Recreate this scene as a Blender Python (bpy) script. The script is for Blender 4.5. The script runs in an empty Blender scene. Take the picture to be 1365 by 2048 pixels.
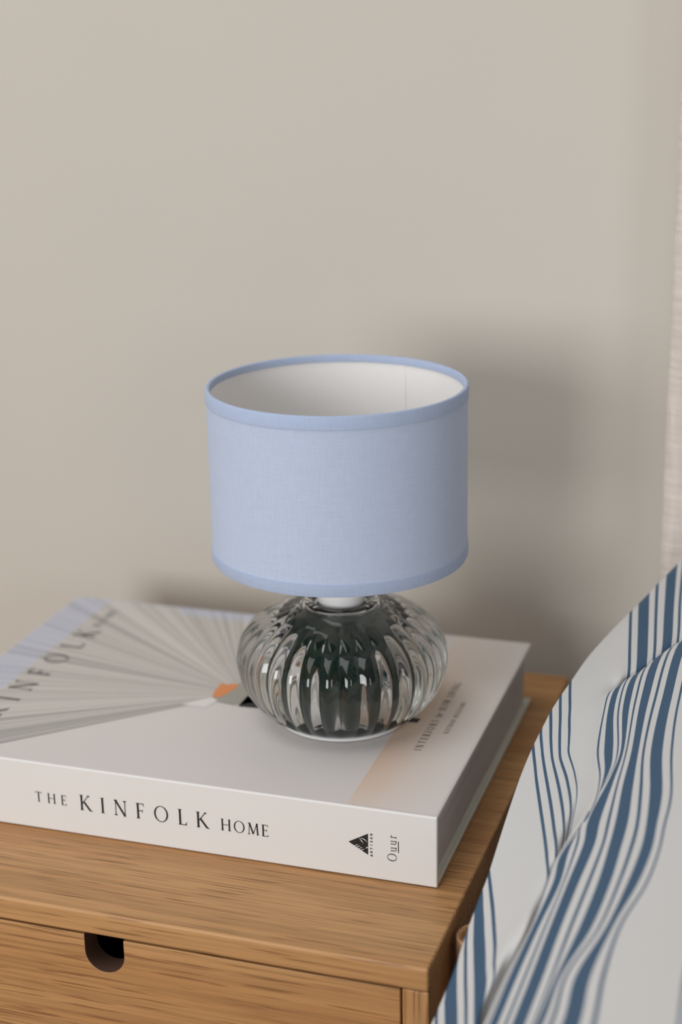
import bpy, bmesh, math, random
from mathutils import Vector

# ------------------------------------------------------------------ camera
sc = bpy.context.scene
COL = sc.collection
cam_d = bpy.data.cameras.new('camera')
cam = bpy.data.objects.new('camera', cam_d)
COL.objects.link(cam)
cam.location = (0.17103, -0.61809, 0.42905)
cam.rotation_euler = (1.25369, 0.01941, 0.31892)
cam_d.sensor_fit = 'HORIZONTAL'
cam_d.sensor_width = 24.0
cam_d.lens = 57.67
cam_d.clip_start = 0.02
cam_d.dof.use_dof = True
cam_d.dof.focus_distance = 0.815
cam_d.dof.aperture_fstop = 4.5
sc.camera = cam

# ------------------------------------------------------------------ light
sc.view_settings.view_transform = 'Standard'
sc.view_settings.look = 'None'
sc.view_settings.gamma = 1.0
sc.view_settings.use_curve_mapping = False
sc.view_settings.exposure = 0.29

world = bpy.data.worlds.new('room_ambient')
sc.world = world
world.use_nodes = True
bg = world.node_tree.nodes['Background']
bg.inputs['Color'].default_value = (1.0, 0.985, 0.965, 1)
bg.inputs['Strength'].default_value = 0.08


def area_light(name, loc, target, sx, sy, power, color):
    d = bpy.data.lights.new(name, 'AREA')
    d.shape = 'RECTANGLE'
    d.size, d.size_y = sx, sy
    d.energy = power
    d.color = color
    o = bpy.data.objects.new(name, d)
    COL.objects.link(o)
    o.location = loc
    o.rotation_euler = (Vector(target) - Vector(loc)).to_track_quat('-Z', 'Y').to_euler()
    return o


area_light('window_daylight', (-0.75, -2.45, 0.60), (-0.1, 0.2, 0.15), 1.1, 0.95, 29, (0.985, 0.99, 1.0))
area_light('far_window_daylight', (1.45, -1.95, 0.70), (-0.1, 0.2, 0.15), 0.6, 0.8, 5, (0.985, 0.99, 1.0))
area_light('overhead_fill', (-1.1, -1.0, 2.3), (-0.7, -0.4, 0.0), 2.6, 2.4, 35, (0.985, 0.99, 1.0))  # added unseen overhead light, stands in for soft bounce off a ceiling

# ------------------------------------------------------------------ helpers


def tag(o, label=None, cat=None, group=None, kind=None):
    if label: o['label'] = label
    if cat: o['category'] = cat
    if group: o['group'] = group
    if kind: o['kind'] = kind
    return o


def empty(name, loc=(0, 0, 0), rz=0.0):
    o = bpy.data.objects.new(name, None)
    COL.objects.link(o)
    o.location = loc
    o.rotation_euler = (0, 0, rz)
    o.empty_display_size = 0.02
    return o


def link(name, me, mat, parent=None, smooth=False):
    o = bpy.data.objects.new(name, me)
    COL.objects.link(o)
    if mat is not None and not me.materials:
        me.materials.append(mat)
    if parent is not None:
        o.parent = parent
    if smooth:
        me.polygons.foreach_set('use_smooth', [True] * len(me.polygons))
    return o


def from_bm(name, bm, mat, parent=None, smooth=False):
    bmesh.ops.recalc_face_normals(bm, faces=bm.faces[:])
    me = bpy.data.meshes.new(name)
    bm.to_mesh(me)
    bm.free()
    return link(name, me, mat, parent, smooth)


def from_data(name, v, f, mat, parent=None, smooth=False):
    me = bpy.data.meshes.new(name)
    me.from_pydata(v, [], f)
    me.update()
    return link(name, me, mat, parent, smooth)


def bevel(o, w, seg=3):
    m = o.modifiers.new('bevel', 'BEVEL')
    m.width, m.segments, m.limit_method = w, seg, 'ANGLE'
    m.angle_limit = math.radians(40)
    o.data.polygons.foreach_set('use_smooth', [True] * len(o.data.polygons))
    w_ = o.modifiers.new('wn', 'WEIGHTED_NORMAL')
    w_.keep_sharp = True
    return o


def box(name, x0, x1, y0, y1, z0, z1, mat, parent=None, bev=0.0, seg=3):
    v = [(x, y, z) for x in (x0, x1) for y in (y0, y1) for z in (z0, z1)]
    f = [(0, 1, 3, 2), (4, 6, 7, 5), (0, 4, 5, 1), (2, 3, 7, 6), (0, 2, 6, 4), (1, 5, 7, 3)]
    o = from_data(name, v, f, mat, parent)
    if bev: bevel(o, bev, seg)
    return o


def prism_y(name, pts, y0, y1, mat, parent=None, bev=0.0):
    """outline in x,z pulled from y0 to y1"""
    bm = bmesh.new()
    a = [bm.verts.new((x, y0, z)) for x, z in pts]
    b = [bm.verts.new((x, y1, z)) for x, z in pts]
    bm.faces.new(a)
    bm.faces.new(b[::-1])
    n = len(pts)
    for i in range(n):
        bm.faces.new((a[i], a[(i + 1) % n], b[(i + 1) % n], b[i]))
    o = from_bm(name, bm, mat, parent)
    if bev: bevel(o, bev, 2)
    return o


def lathe(name, prof, mat, parent=None, n=96, smooth=True, rfun=None, close=False):
    """prof: list of (r, z); r = 0 ends become poles. rfun(theta, r, z) -> r"""
    v, f, rings = [], [], []
    for (r, z) in prof:
        if r <= 1e-7:
            rings.append([len(v)])
            v.append((0, 0, z))
        else:
            rings.append(list(range(len(v), len(v) + n)))
            for k in range(n):
                t = 2 * math.pi * k / n
                rr = rfun(t, r, z) if rfun else r
                v.append((rr * math.cos(t), rr * math.sin(t), z))
    pairs = list(zip(rings[:-1], rings[1:]))
    if close: pairs.append((rings[-1], rings[0]))
    for a, b in pairs:
        for k in range(n):
            k2 = (k + 1) % n
            if len(a) == 1 and len(b) == 1: continue
            if len(a) == 1: f.append((a[0], b[k2], b[k]))
            elif len(b) == 1: f.append((a[k], a[k2], b[0]))
            else: f.append((a[k], a[k2], b[k2], b[k]))
    me = bpy.data.meshes.new(name)
    me.from_pydata(v, [], f)
    bm = bmesh.new(); bm.from_mesh(me)
    bmesh.ops.recalc_face_normals(bm, faces=bm.faces[:])
    bm.to_mesh(me); bm.free()
    o = link(name, me, mat, parent, smooth)
    if smooth: me.set_sharp_from_angle(angle=math.radians(38))
    return o


# ------------------------------------------------------------------ materials


def srgb(r, g, b):
    f = lambda c: (c / 255 / 12.92) if c / 255 <= 0.04045 else ((c / 255 + 0.055) / 1.055) ** 2.4
    return (f(r), f(g), f(b), 1.0)


def new_mat(name, color=(0.8, 0.8, 0.8, 1), rough=0.6, spec=0.5):
    m = bpy.data.materials.new(name)
    m.use_nodes = True
    b = m.node_tree.nodes['Principled BSDF']
    b.inputs['Base Color'].default_value = color
    b.inputs['Roughness'].default_value = rough
    b.inputs['Specular IOR Level'].default_value = spec
    return m, m.node_tree, b


def node(nt, typ, **kw):
    n = nt.nodes.new(typ)
    for k, v in kw.items(): setattr(n, k, v)
    return n


def noise(nt, vec, scale, detail=2.0, rough=0.5):
    n = node(nt, 'ShaderNodeTexNoise')
    n.inputs['Scale'].default_value = scale
    n.inputs['Detail'].default_value = detail
    n.inputs['Roughness'].default_value = rough
    if vec is not None: nt.links.new(vec, n.inputs['Vector'])
    return n


def mapping(nt, src, scale=(1, 1, 1), rot=(0, 0, 0)):
    m = node(nt, 'ShaderNodeMapping')
    m.inputs['Scale'].default_value = scale
    m.inputs['Rotation'].default_value = rot
    nt.links.new(src, m.inputs['Vector'])
    return m.outputs['Vector']


def ramp(nt, fac, stops, interp='LINEAR'):
    r = node(nt, 'ShaderNodeValToRGB')
    cr = r.color_ramp
    cr.interpolation = interp
    while len(cr.elements) < len(stops): cr.elements.new(0.5)
    for e, (p, c) in zip(cr.elements, stops):
        e.position = p
        e.color = c
    nt.links.new(fac, r.inputs['Fac'])
    return r.outputs['Color']


def mixc(nt, fac, a, b, mode='MIX'):
    m = node(nt, 'ShaderNodeMix', data_type='RGBA', blend_type=mode)
    for s, v in ((m.inputs['Factor'], fac), (m.inputs['A'], a), (m.inputs['B'], b)):
        if isinstance(v, bpy.types.NodeSocket): nt.links.new(v, s)
        else: s.default_value = v
    return m.outputs['Result']


def bump(nt, bsdf, height, strength, dist):
    b = node(nt, 'ShaderNodeBump')
    b.inputs['Strength'].default_value = strength
    b.inputs['Distance'].default_value = dist
    nt.links.new(height, b.inputs['Height'])
    nt.links.new(b.outputs['Normal'], bsdf.inputs['Normal'])


def wood(name, along='X', light=(0.52, 0.285, 0.118, 1), dark=(0.42, 0.205, 0.075, 1), pore=(0.20, 0.085, 0.03, 1)):
    m, nt, b = new_mat(name, rough=0.42, spec=0.35)
    tc = node(nt, 'ShaderNodeTexCoord').outputs['Object']
    def sc3(a, c): return (a, c, c) if along == 'X' else (c, c, a)
    rot = (0, 0, math.radians(1.6)) if along == 'X' else (0, 0, 0)
    broad = noise(nt, mapping(nt, tc, sc3(2.2, 26), rot), 1.0, 3.0, 0.55)
    fine = noise(nt, mapping(nt, tc, sc3(7, 480), rot), 1.0, 2.0, 0.6)
    pores = noise(nt, mapping(nt, tc, sc3(24, 900), rot), 1.0, 1.5, 0.5)
    c1 = ramp(nt, broad.outputs['Fac'], [(0.3, dark), (0.68, light)])
    f1 = ramp(nt, fine.outputs['Fac'], [(0.35, (0.80, 0.80, 0.80, 1)), (0.62, (1.06, 1.06, 1.06, 1))])
    c2 = mixc(nt, 1.0, c1, f1, 'MULTIPLY')
    pm = ramp(nt, pores.outputs['Fac'], [(0.58, (0, 0, 0, 1)), (0.66, (0.7, 0.7, 0.7, 1))])
    c3 = mixc(nt, pm, c2, pore)
    nt.links.new(c3, b.inputs['Base Color'])
    bump(nt, b, pores.outputs['Fac'], 0.12, -0.0004)
    return m


def fabric(name, color, weave, strength=0.25, dist=0.0002, rough=0.9, slub=0.06):
    m, nt, b = new_mat(name, color, rough, 0.15)
    tc = node(nt, 'ShaderNodeTexCoord').outputs['Object']
    hz = noise(nt, mapping(nt, tc, (weave * 0.10, weave * 0.10, weave)), 1.0, 2.0)
    vt = noise(nt, mapping(nt, tc, (weave, weave, weave * 0.10)), 1.0, 2.0)
    mx = node(nt, 'ShaderNodeMath', operation='ADD')
    nt.links.new(hz.outputs['Fac'], mx.inputs[0])
    nt.links.new(vt.outputs['Fac'], mx.inputs[1])
    lo = tuple(c * (1 - slub) for c in color[:3]) + (1,)
    hi = tuple(min(1, c * (1 + slub)) for c in color[:3]) + (1,)
    hf = node(nt, 'ShaderNodeMath', operation='MULTIPLY')
    nt.links.new(mx.outputs[0], hf.inputs[0]); hf.inputs[1].default_value = 0.5
    nt.links.new(ramp(nt, hf.outputs[0], [(0.35, lo), (0.65, hi)]), b.inputs['Base Color'])
    bump(nt, b, mx.outputs[0], strength, dist)
    b.inputs['Sheen Weight'].default_value = 0.12
    return m


def paint(name, color, rough=0.85, mott=0.02):
    m, nt, b = new_mat(name, color, rough, 0.25)
    tc = node(nt, 'ShaderNodeTexCoord').outputs['Object']
    n = noise(nt, tc, 3.0, 3.0)
    lo = tuple(c * (1 - mott) for c in color[:3]) + (1,)
    hi = tuple(c * (1 + mott) for c in color[:3]) + (1,)
    nt.links.new(ramp(nt, n.outputs['Fac'], [(0.3, lo), (0.7, hi)]), b.inputs['Base Color'])
    fine = noise(nt, tc, 420.0, 2.0)
    bump(nt, b, fine.outputs['Fac'], 0.08, 0.0004)
    return m


def paper(name, color, rough=0.5, spec=0.35):
    m, nt, b = new_mat(name, color, rough, spec)
    tc = node(nt, 'ShaderNodeTexCoord').outputs['Object']
    n = noise(nt, tc, 14.0, 2.0)
    lo = tuple(c * 0.985 for c in color[:3]) + (1,)
    nt.links.new(ramp(nt, n.outputs['Fac'], [(0.3, lo), (0.7, color)]), b.inputs['Base Color'])
    return m


def print_mat(name, rough=0.55):
    m, nt, b = new_mat(name, rough=rough, spec=0.3)
    at = node(nt, 'ShaderNodeVertexColor', layer_name='ink')
    nt.links.new(at.outputs['Color'], b.inputs['Base Color'])
    return m


M = {}
M['wall'] = paint('wall_paint', (0.61, 0.57, 0.505, 1))
M['floor'] = wood('floor_oak', 'X', (0.36, 0.22, 0.12, 1), (0.27, 0.15, 0.075, 1))
M['oak'] = wood('oak_along', 'X')
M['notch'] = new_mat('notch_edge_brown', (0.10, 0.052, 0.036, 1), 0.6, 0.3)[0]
M['oak_v'] = wood('oak_upright', 'Z')
M['oak_post'] = wood('oak_post', 'Z', (0.55, 0.33, 0.18, 1), (0.45, 0.24, 0.12, 1))
M['linen'] = fabric('headboard_linen', (0.66, 0.585, 0.52, 1), 260, 0.6, 0.0012, slub=0.10)
M['white_cloth'] = fabric('mattress_cloth', (0.7, 0.69, 0.67, 1), 600)
M['jacket'] = paper('jacket_white', (0.69, 0.645, 0.62, 1))
M['jacket_spine'] = paper('jacket_spine_white', (0.76, 0.745, 0.72, 1))
M['board'] = paper('board_pale_green', (0.70, 0.70, 0.62, 1), 0.7)
M['ink'] = new_mat('black_ink', (0.018, 0.017, 0.018, 1), 0.5, 0.3)[0]
M['ink_soft'] = new_mat('brown_ink', (0.045, 0.038, 0.034, 1), 0.55, 0.3)[0]
M['print'] = print_mat('cover_print')
M['shade'] = fabric('shade_blue_cotton', (0.50, 0.575, 0.73, 1), 1300, 0.2, 0.00015, slub=0.035)
M['shade_trim'] = fabric('shade_trim_cotton', (0.42, 0.50, 0.67, 1), 1300, 0.3, 0.0002, slub=0.04)
M['lining'] = paper('shade_lining_white', (0.90, 0.885, 0.87, 1), 0.7)
M['plastic'] = new_mat('white_plastic', (0.80, 0.80, 0.80, 1), 0.35)[0]
M['wire'] = new_mat('white_wire', (0.75, 0.75, 0.74, 1), 0.4)[0]

m, nt, b = new_mat('pages', (0.55, 0.5, 0.47, 1), 0.8, 0.2)
tc = node(nt, 'ShaderNodeTexCoord').outputs['Object']
n = noise(nt, mapping(nt, tc, (6, 6, 2600)), 1.0, 2.0)
nt.links.new(ramp(nt, n.outputs['Fac'], [(0.3, (0.46, 0.43, 0.42, 1)), (0.7, (0.74, 0.70, 0.68, 1))]), b.inputs['Base Color'])
bump(nt, b, n.outputs['Fac'], 0.4, 0.0004)
M['pages'] = m

m, nt, b = new_mat('clear_glass', (1.0, 1.0, 1.0, 1), 0.0)
b.inputs['Transmission Weight'].default_value = 1.0
b.inputs['IOR'].default_value = 1.50
vol = node(nt, 'ShaderNodeVolumeAbsorption')
vol.inputs['Color'].default_value = (0.50, 0.53, 0.50, 1)
vol.inputs['Density'].default_value = 11.0
nt.links.new(vol.outputs['Volume'], nt.nodes['Material Output'].inputs['Volume'])
M['glass'] = m
m, nt, b = new_mat('dark_green_core', (0.004, 0.022, 0.014, 1), 0.6, 0.0)
M['core'] = m

# duvet: stripes run in the weave along the cloth, read from the cloth's own UV
m, nt, b = new_mat('striped_cotton', rough=0.85, spec=0.15)
uv = node(nt, 'ShaderNodeUVMap', uv_map='cloth')
sep = node(nt, 'ShaderNodeSeparateXYZ')
nt.links.new(uv.outputs['UV'], sep.inputs[0])
fr = node(nt, 'ShaderNodeMath', operation='FRACT')
nt.links.new(sep.outputs['X'], fr.inputs[0])
WHITE, BLUE = (0.60, 0.59, 0.575, 1), (0.050, 0.098, 0.165, 1)
PER, stops = 148.0, [(0.0, WHITE)]
lines = [(4 + 15 * k, 0.85) for k in range(5)] + [(11.5 + 15 * k, 3.3) for k in range(4)] + [(97 + 5.5 * k, 0.85) for k in range(5)]
for cpos, hw in sorted(lines):
    stops += [((cpos - hw) / PER, BLUE), ((cpos + hw) / PER, WHITE)]
col_s = ramp(nt, fr.outputs[0], stops, 'CONSTANT')
wv = noise(nt, mapping(nt, uv.outputs['UV'], (PER * 2.6, 2600, 1)), 1.0, 2.0)
wv2 = noise(nt, mapping(nt, uv.outputs['UV'], (PER * 0.35, 300, 1)), 1.0, 3.0)
spk = ramp(nt, wv.outputs['Fac'], [(0.3, (0.92, 0.92, 0.92, 1)), (0.7, (1.05, 1.05, 1.05, 1))])
nt.links.new(mixc(nt, 1.0, col_s, spk, 'MULTIPLY'), b.inputs['Base Color'])
bump(nt, b, wv.outputs['Fac'], 0.15, 0.0002)
b.inputs['Sheen Weight'].default_value = 0.1
M['duvet'] = m

# ================================================================== setting
WALL_Y = 0.362
FLOOR_Z = -0.52
wb = box('wall_back', -2.2, 1.9, WALL_Y, WALL_Y + 0.12, FLOOR_Z, 2.0, M['wall'])
tag(wb, 'plain beige painted wall behind the lamp and the bed', kind='structure')
fl = box('floor', -2.2, 1.9, -2.4, WALL_Y, FLOOR_Z - 0.05, FLOOR_Z, M['floor'])
tag(fl, 'brown wooden floor under the nightstand and the bed', kind='structure')

# ================================================================== nightstand
ns = empty('nightstand', (-0.16, 0.17, FLOOR_Z))
tag(ns, 'light oak nightstand with a drawer and a rounded finger notch', 'nightstand')
OX, OY, OZ = 0.16, -0.17, -FLOOR_Z          # world -> nightstand space


def nbox(name, x0, x1, y0, y1, z0, z1, mat, bev=0.0008, parent=ns):
    return box(name, x0 + OX, x1 + OX, y0 + OY, y1 + OY, z0 + OZ, z1 + OZ, mat, parent, bev)


NL, ND, NT = -0.322, 0.339, 0.0126           # width, depth, top thickness
nbox('tabletop', NL, 0, 0, ND, -NT, 0, M['oak'], 0.0016)
nbox('side_panel', -0.0128, -0.0002, 0.0004, ND, FLOOR_Z, -NT - 0.0001, M['oak_v'])
nbox('side_panel', NL + 0.0002, NL + 0.0128, 0.0004, ND, FLOOR_Z, -NT - 0.0001, M['oak_v'])
nbox('back_panel', NL + 0.0128, -0.0128, ND - 0.008, ND - 0.001, FLOOR_Z + 0.06, -NT - 0.0002, M['oak'])
nbox('shelf', NL + 0.0128, -0.0128, 0.003, ND - 0.008, -0.190, -0.178, M['oak'])
nbox('bottom_shelf', NL + 0.0128, -0.0128, 0.003, ND - 0.008, FLOOR_Z + 0.06, FLOOR_Z + 0.072, M['oak'])
# drawer with the notch cut in its front
dx0, dx1, dz0, dz1 = NL + 0.0142, -0.0138, -0.1755, -NT - 0.0010
ncx, nr, ncz = -0.1640, 0.0104, -0.0226
out = [(dx0, dz0), (dx1, dz0), (dx1, dz1), (ncx + nr, dz1)]
for k in range(0, 21):
    a = -math.pi * k / 20
    out.append((ncx + nr * math.cos(a), ncz + nr * math.sin(a)))
out += [(ncx - nr, dz1), (dx0, dz1)]
dr = prism_y('drawer_front', [(x + OX, z + OZ) for x, z in out], 0.0006 + OY, 0.0136 + OY, M['oak'], ns, 0.0005)
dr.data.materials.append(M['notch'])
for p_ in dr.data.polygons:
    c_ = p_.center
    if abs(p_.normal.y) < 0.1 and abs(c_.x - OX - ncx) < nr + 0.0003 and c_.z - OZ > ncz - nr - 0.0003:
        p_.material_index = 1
nbox('drawer_side', dx0 + 0.006, dx0 + 0.016, 0.0137, 0.30, -0.170, -0.030, M['oak'], 0, ns)
nbox('drawer_side', dx1 - 0.016, dx1 - 0.006, 0.0137, 0.30, -0.170, -0.030, M['oak'], 0, ns)
nbox('drawer_back', dx0 + 0.016, dx1 - 0.016, 0.290, 0.30, -0.170, -0.030, M['oak'], 0, ns)
nbox('drawer_bottom', dx0 + 0.016, dx1 - 0.016, 0.0137, 0.290, -0.170, -0.165, M['oak'], 0, ns)

# ================================================================== book
BK = empty('book', (-0.01421, 0.06801, 0.0002), 0.00564)
tag(BK, 'thick white hardcover coffee table book lying flat on the oak nightstand', 'book')
BL, BW, BT = 0.3065, 0.2255, 0.0392
TB = 0.0028
fc = box('front_cover', -BL, 0, 0, BW, BT - TB, BT, M['jacket'], BK, 0.0007)
tag(fc, 'white jacket front with a straw broom picture and black title')
bc = box('back_cover', -BL, 0, 0, BW, 0, TB, M['board'], BK, 0.0007)
tag(bc, 'pale greenish white back board')
sp = box('spine', -BL, 0, -0.0004, 0.0026, 0.0002, BT - 0.0002, M['jacket_spine'], BK, 0.0009)
tag(sp, 'white spine with black serif title')
pb = box('page_block', -BL + 0.0035, -0.0034, 0.0027, BW - 0.006, TB + 0.0001, BT - TB - 0.0001, M['pages'], BK)
tag(pb, 'greyish page edges')
# jacket folded round the boards: flaps seen at the tail edge
box('jacket_flap', -BL + 0.003, -0.0012, 0.003, 0.120, TB + 0.00015, TB + 0.0010, M['board'], BK)
box('jacket_flap', -BL + 0.003, -0.0014, 0.003, 0.135, BT - TB - 0.0014, BT - TB - 0.0004, M['board'], BK)

# ---- serif lettering, drawn letter by letter
TK, TN = 0.120, 0.048


def seg(p, q, w0, w1=None):
    w1 = w0 if w1 is None else w1
    dx, dy = q[0] - p[0], q[1] - p[1]
    l = math.hypot(dx, dy) or 1
    nx, ny = -dy / l, dx / l
    return [(p[0] + nx * w0 / 2, p[1] + ny * w0 / 2), (p[0] - nx * w0 / 2, p[1] - ny * w0 / 2),
            (q[0] - nx * w1 / 2, q[1] - ny * w1 / 2), (q[0] + nx * w1 / 2, q[1] + ny * w1 / 2)]


def bar(x0, x1, y0, y1): return [(x0, y0), (x1, y0), (x1, y1), (x0, y1)]


def serif(x, y, half=0.115, up=True):
    s = 1 if up else -1
    return [[(x - half, y), (x + half, y), (x + half, y + s * 0.03), (x - half, y + s * 0.03)],
            [(x - half * 0.75, y + s * 0.03), (x + half * 0.75, y + s * 0.03), (x + 0.045, y + s * 0.085), (x - 0.045, y + s * 0.085)]]


def stem(x, w=TK, y0=0, y1=1, sb=True, st=True):
    r = [bar(x - w / 2, x + w / 2, y0, y1)]
    if sb: r += serif(x, y0)
    if st: r += serif(x, y1, up=False)
    return r


def ring(cx, cy, rx, ry, wx, wy, a0=0, a1=360, n=28):
    r = []
    for k in range(n):
        q = []
        for a, inn in ((k, 0), (k + 1, 0), (k + 1, 1), (k, 1)):
            t = math.radians(a0 + (a1 - a0) * a / n)
            q.append((cx + (rx - inn * wx) * math.cos(t), cy + (ry - inn * wy) * math.sin(t)))
        r.append(q)
    return r


def path(pts):
    return [seg(p[:2], q[:2], p[2], q[2]) for p, q in zip(pts[:-1], pts[1:])]


def tick(x, y, h, up): return [(x, y), (x, y + h), (x - 0.02, y + h), (x - 0.07, y)]


S_PTS = [(0.40, 0.80, 0.04), (0.36, 0.92, 0.04), (0.26, 0.975, 0.05), (0.14, 0.93, 0.07), (0.085, 0.79, 0.095), (0.13, 0.65, 0.105), (0.25, 0.54, 0.11),
         (0.37, 0.42, 0.105), (0.415, 0.26, 0.095), (0.36, 0.10, 0.07), (0.24, 0.025, 0.05), (0.11, 0.08, 0.04), (0.06, 0.22, 0.04)]
GL = {
    'A': (0.80, [seg((0.08, 0), (0.385, 1.0), TN), seg((0.385, 1.02), (0.72, 0), TK), bar(0.19, 0.60, 0.34, 0.34 + TN)] + serif(0.08, 0, 0.09) + serif(0.72, 0)),
    'E': (0.60, stem(0.14) + [bar(0.14, 0.52, 1 - TN, 1), bar(0.14, 0.44, 0.50, 0.50 + TN), bar(0.14, 0.55, 0, TN), bar(0.485, 0.52, 0.83, 1), bar(0.41, 0.44, 0.42, 0.62), bar(0.52, 0.555, 0, 0.19)]),
    'F': (0.56, stem(0.14) + [bar(0.14, 0.52, 1 - TN, 1), bar(0.14, 0.44, 0.49, 0.49 + TN), bar(0.485, 0.52, 0.82, 1), bar(0.41, 0.44, 0.41, 0.62)]),
    'G': (0.90, ring(0.47, 0.5, 0.41, 0.52, 0.10, 0.04, 42, 345) + stem(0.79, TK * 0.9, 0.05, 0.42, False, True)),
    'H': (0.88, stem(0.15) + stem(0.73) + [bar(0.15, 0.73, 0.49, 0.49 + TN)]),
    'I': (0.30, stem(0.15)),
    'K': (0.80, stem(0.15) + [seg((0.19, 0.44), (0.60, 0.99), TN), seg((0.29, 0.58), (0.70, 0.02), TK), seg((0.68, 0.045), (0.84, 0.0), 0.08, 0.03)] + serif(0.60, 1, 0.09, False)),
    'L': (0.58, stem(0.15) + [bar(0.15, 0.54, 0, TN), [(0.54, 0), (0.57, 0.20), (0.54, 0.20), (0.46, 0.03)]]),
    'M': (1.00, [seg((0.14, 0.0), (0.19, 1.0), TN), seg((0.19, 1.0), (0.49, 0.06), TK), seg((0.49, 0.04), (0.80, 1.0), TN), seg((0.80, 1.0), (0.86, 0), TK)] + serif(0.14, 0, 0.09) + serif(0.86, 0, 0.10) + serif(0.16, 1, 0.07, False) + serif(0.83, 1, 0.07, False)),
    'N': (0.88, stem(0.15, TN) + stem(0.74, TN, 0, 1, False, True) + [seg((0.14, 1.0), (0.74, -0.02), TK)]),
    'O': (0.98, ring(0.49, 0.5, 0.44, 0.52, 0.10, 0.042, n=40)),
    'R': (0.72, stem(0.15) + ring(0.26, 0.745, 0.27, 0.255, 0.095, 0.04, -90, 90, 14) + [bar(0.15, 0.26, 0.96, 1), bar(0.15, 0.28, 0.49, 0.53), seg((0.30, 0.52), (0.64, 0.02), TK), seg((0.62, 0.045), (0.76, 0.0), 0.08, 0.03)]),
    'S': (0.50, path(S_PTS)),
    'T': (0.72, stem(0.36, st=False) + [bar(0.04, 0.68, 1 - TN, 1), bar(0.04, 0.075, 0.83, 1), bar(0.645, 0.68, 0.83, 1)]),
    'V': (0.76, [seg((0.08, 1), (0.38, 0), TK), seg((0.38, 0), (0.68, 1), TN)] + serif(0.08, 1, 0.1, False) + serif(0.68, 1, 0.09, False)),
    'W': (1.12, [seg((0.08, 1), (0.33, 0), TK), seg((0.33, 0), (0.56, 0.95), TN), seg((0.54, 1), (0.80, 0), TK), seg((0.80, 0), (1.04, 1), TN)] + serif(0.08, 1, 0.1, False) + serif(0.55, 1, 0.1, False) + serif(1.04, 1, 0.09, False)),
    'f': (0.36, [seg((0.10, -0.22), (0.24, 0.74), 0.07), seg((0.24, 0.74), (0.33, 0.92), 0.06, 0.05), seg((0.33, 0.92), (0.43, 0.90), 0.05, 0.06), bar(0.08, 0.36, 0.56, 0.60)]),
    'o': (0.50, ring(0.25, 0.30, 0.20, 0.32, 0.07, 0.035, n=24)),
    'r': (0.40, stem(0.13, 0.08, 0, 0.62, True, False) + [seg((0.06, 0.57), (0.15, 0.62), 0.04), seg((0.15, 0.46), (0.25, 0.59), 0.04), seg((0.25, 0.59), (0.36, 0.56), 0.05, 0.08)]),
    'u': (0.62, stem(0.14, 0.08, 0.14, 0.62, False, False) + stem(0.46, 0.08, 0, 0.62, False, False) + ring(0.30, 0.20, 0.20, 0.21, 0.08, 0.045, 180, 320, 12)
          + [seg((0.04, 0.60), (0.14, 0.60), 0.04), seg((0.37, 0.60), (0.46, 0.60), 0.04), seg((0.46, 0.03), (0.56, 0.03), 0.05)]),
    ' ': (0.34, []),
}


def lettering(name, txt, cap, x0, x1, to3d, mat, parent, stretch=True):
    """flat print: letters of height cap set between x0 and x1; to3d maps (along, up) to the page"""
    w = [GL[ch][0] * cap for ch in txt]
    gap = ((x1 - x0) - sum(w)) / max(1, len(txt) - 1)
    v, f, x = [], [], x0
    for ch, wi in zip(txt, w):
        for poly in GL[ch][1]:
            i = len(v)
            v += [to3d(x + px * cap, py * cap) for px, py in poly]
            f.append(tuple(range(i, i + len(poly))))
        x += wi + gap
    return from_data(name, v, f, mat, parent)


on_spine = lambda z0: (lambda a, u: (a, -0.0006, z0 + u))
mm = 0.001
lettering('spine_lettering', 'THE', 5.8 * mm, -219.5 * mm, -200.9 * mm, on_spine(16.2 * mm), M['ink'], sp)
lettering('spine_lettering', 'KINFOLK', 8.9 * mm, -193.6 * mm, -120.5 * mm, on_spine(14.9 * mm), M['ink'], sp)
lettering('spine_lettering', 'HOME', 6.6 * mm, -114.0 * mm, -87.8 * mm, on_spine(15.2 * mm), M['ink'], sp)
up_spine = lambda x: (lambda a, u: (x - u, -0.0006, a))        # reads from below upwards
lettering('spine_lettering', 'Ouur', 4.7 * mm, 11.6 * mm, 26.4 * mm, up_spine(-20.7 * mm), M['ink'], sp)
from_data('underline', [(-19.9 * mm, -0.0006, 17.0 * mm), (-19.5 * mm, -0.0006, 17.0 * mm), (-19.5 * mm, -0.0006, 23.2 * mm), (-19.9 * mm, -0.0006, 23.2 * mm)], [(0, 1, 2, 3)], M['ink'], sp)
# publisher's triangle with its two pale leaf strokes and comb of cuts
tri = [(-45.5, 19.3), (-35.3, 25.2), (-35.4, 13.5)]
v = [(x * mm, -0.0006, z * mm) for x, z in tri]
emb = from_data('spine_emblem', v, [(0, 1, 2)], M['ink'], sp)
cuts = [[(-39.9, 22.2, 0.05), (-38.7, 20.9, 0.45), (-37.6, 19.4, 0.05)], [(-39.4, 22.4, 0.05), (-37.2, 21.9, 0.5), (-35.6, 20.6, 0.1)],
        [(-42.3, 17.6, 0.25), (-41.0, 18.2, 0.35), (-40.4, 18.4, 0.1)], [(-41.2, 16.9, 0.25), (-39.9, 17.7, 0.35), (-39.3, 17.9, 0.1)],
        [(-40.1, 16.2, 0.25), (-38.9, 17.0, 0.35), (-38.3, 17.2, 0.1)], [(-39.0, 15.6, 0.25), (-37.9, 16.2, 0.35), (-37.4, 16.4, 0.1)],
        [(-36.6, 16.9, 0.1), (-35.9, 17.5, 0.5), (-35.4, 17.8, 0.5)]]
v, f = [], []
for cpts in cuts:
    for poly in path(cpts):
        i = len(v)
        v += [(x * mm, -0.00075, z * mm) for x, z in poly]
        f.append((i, i + 1, i + 2, i + 3))
from_data('emblem_cut', v, f, M['jacket_spine'], emb)
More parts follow.
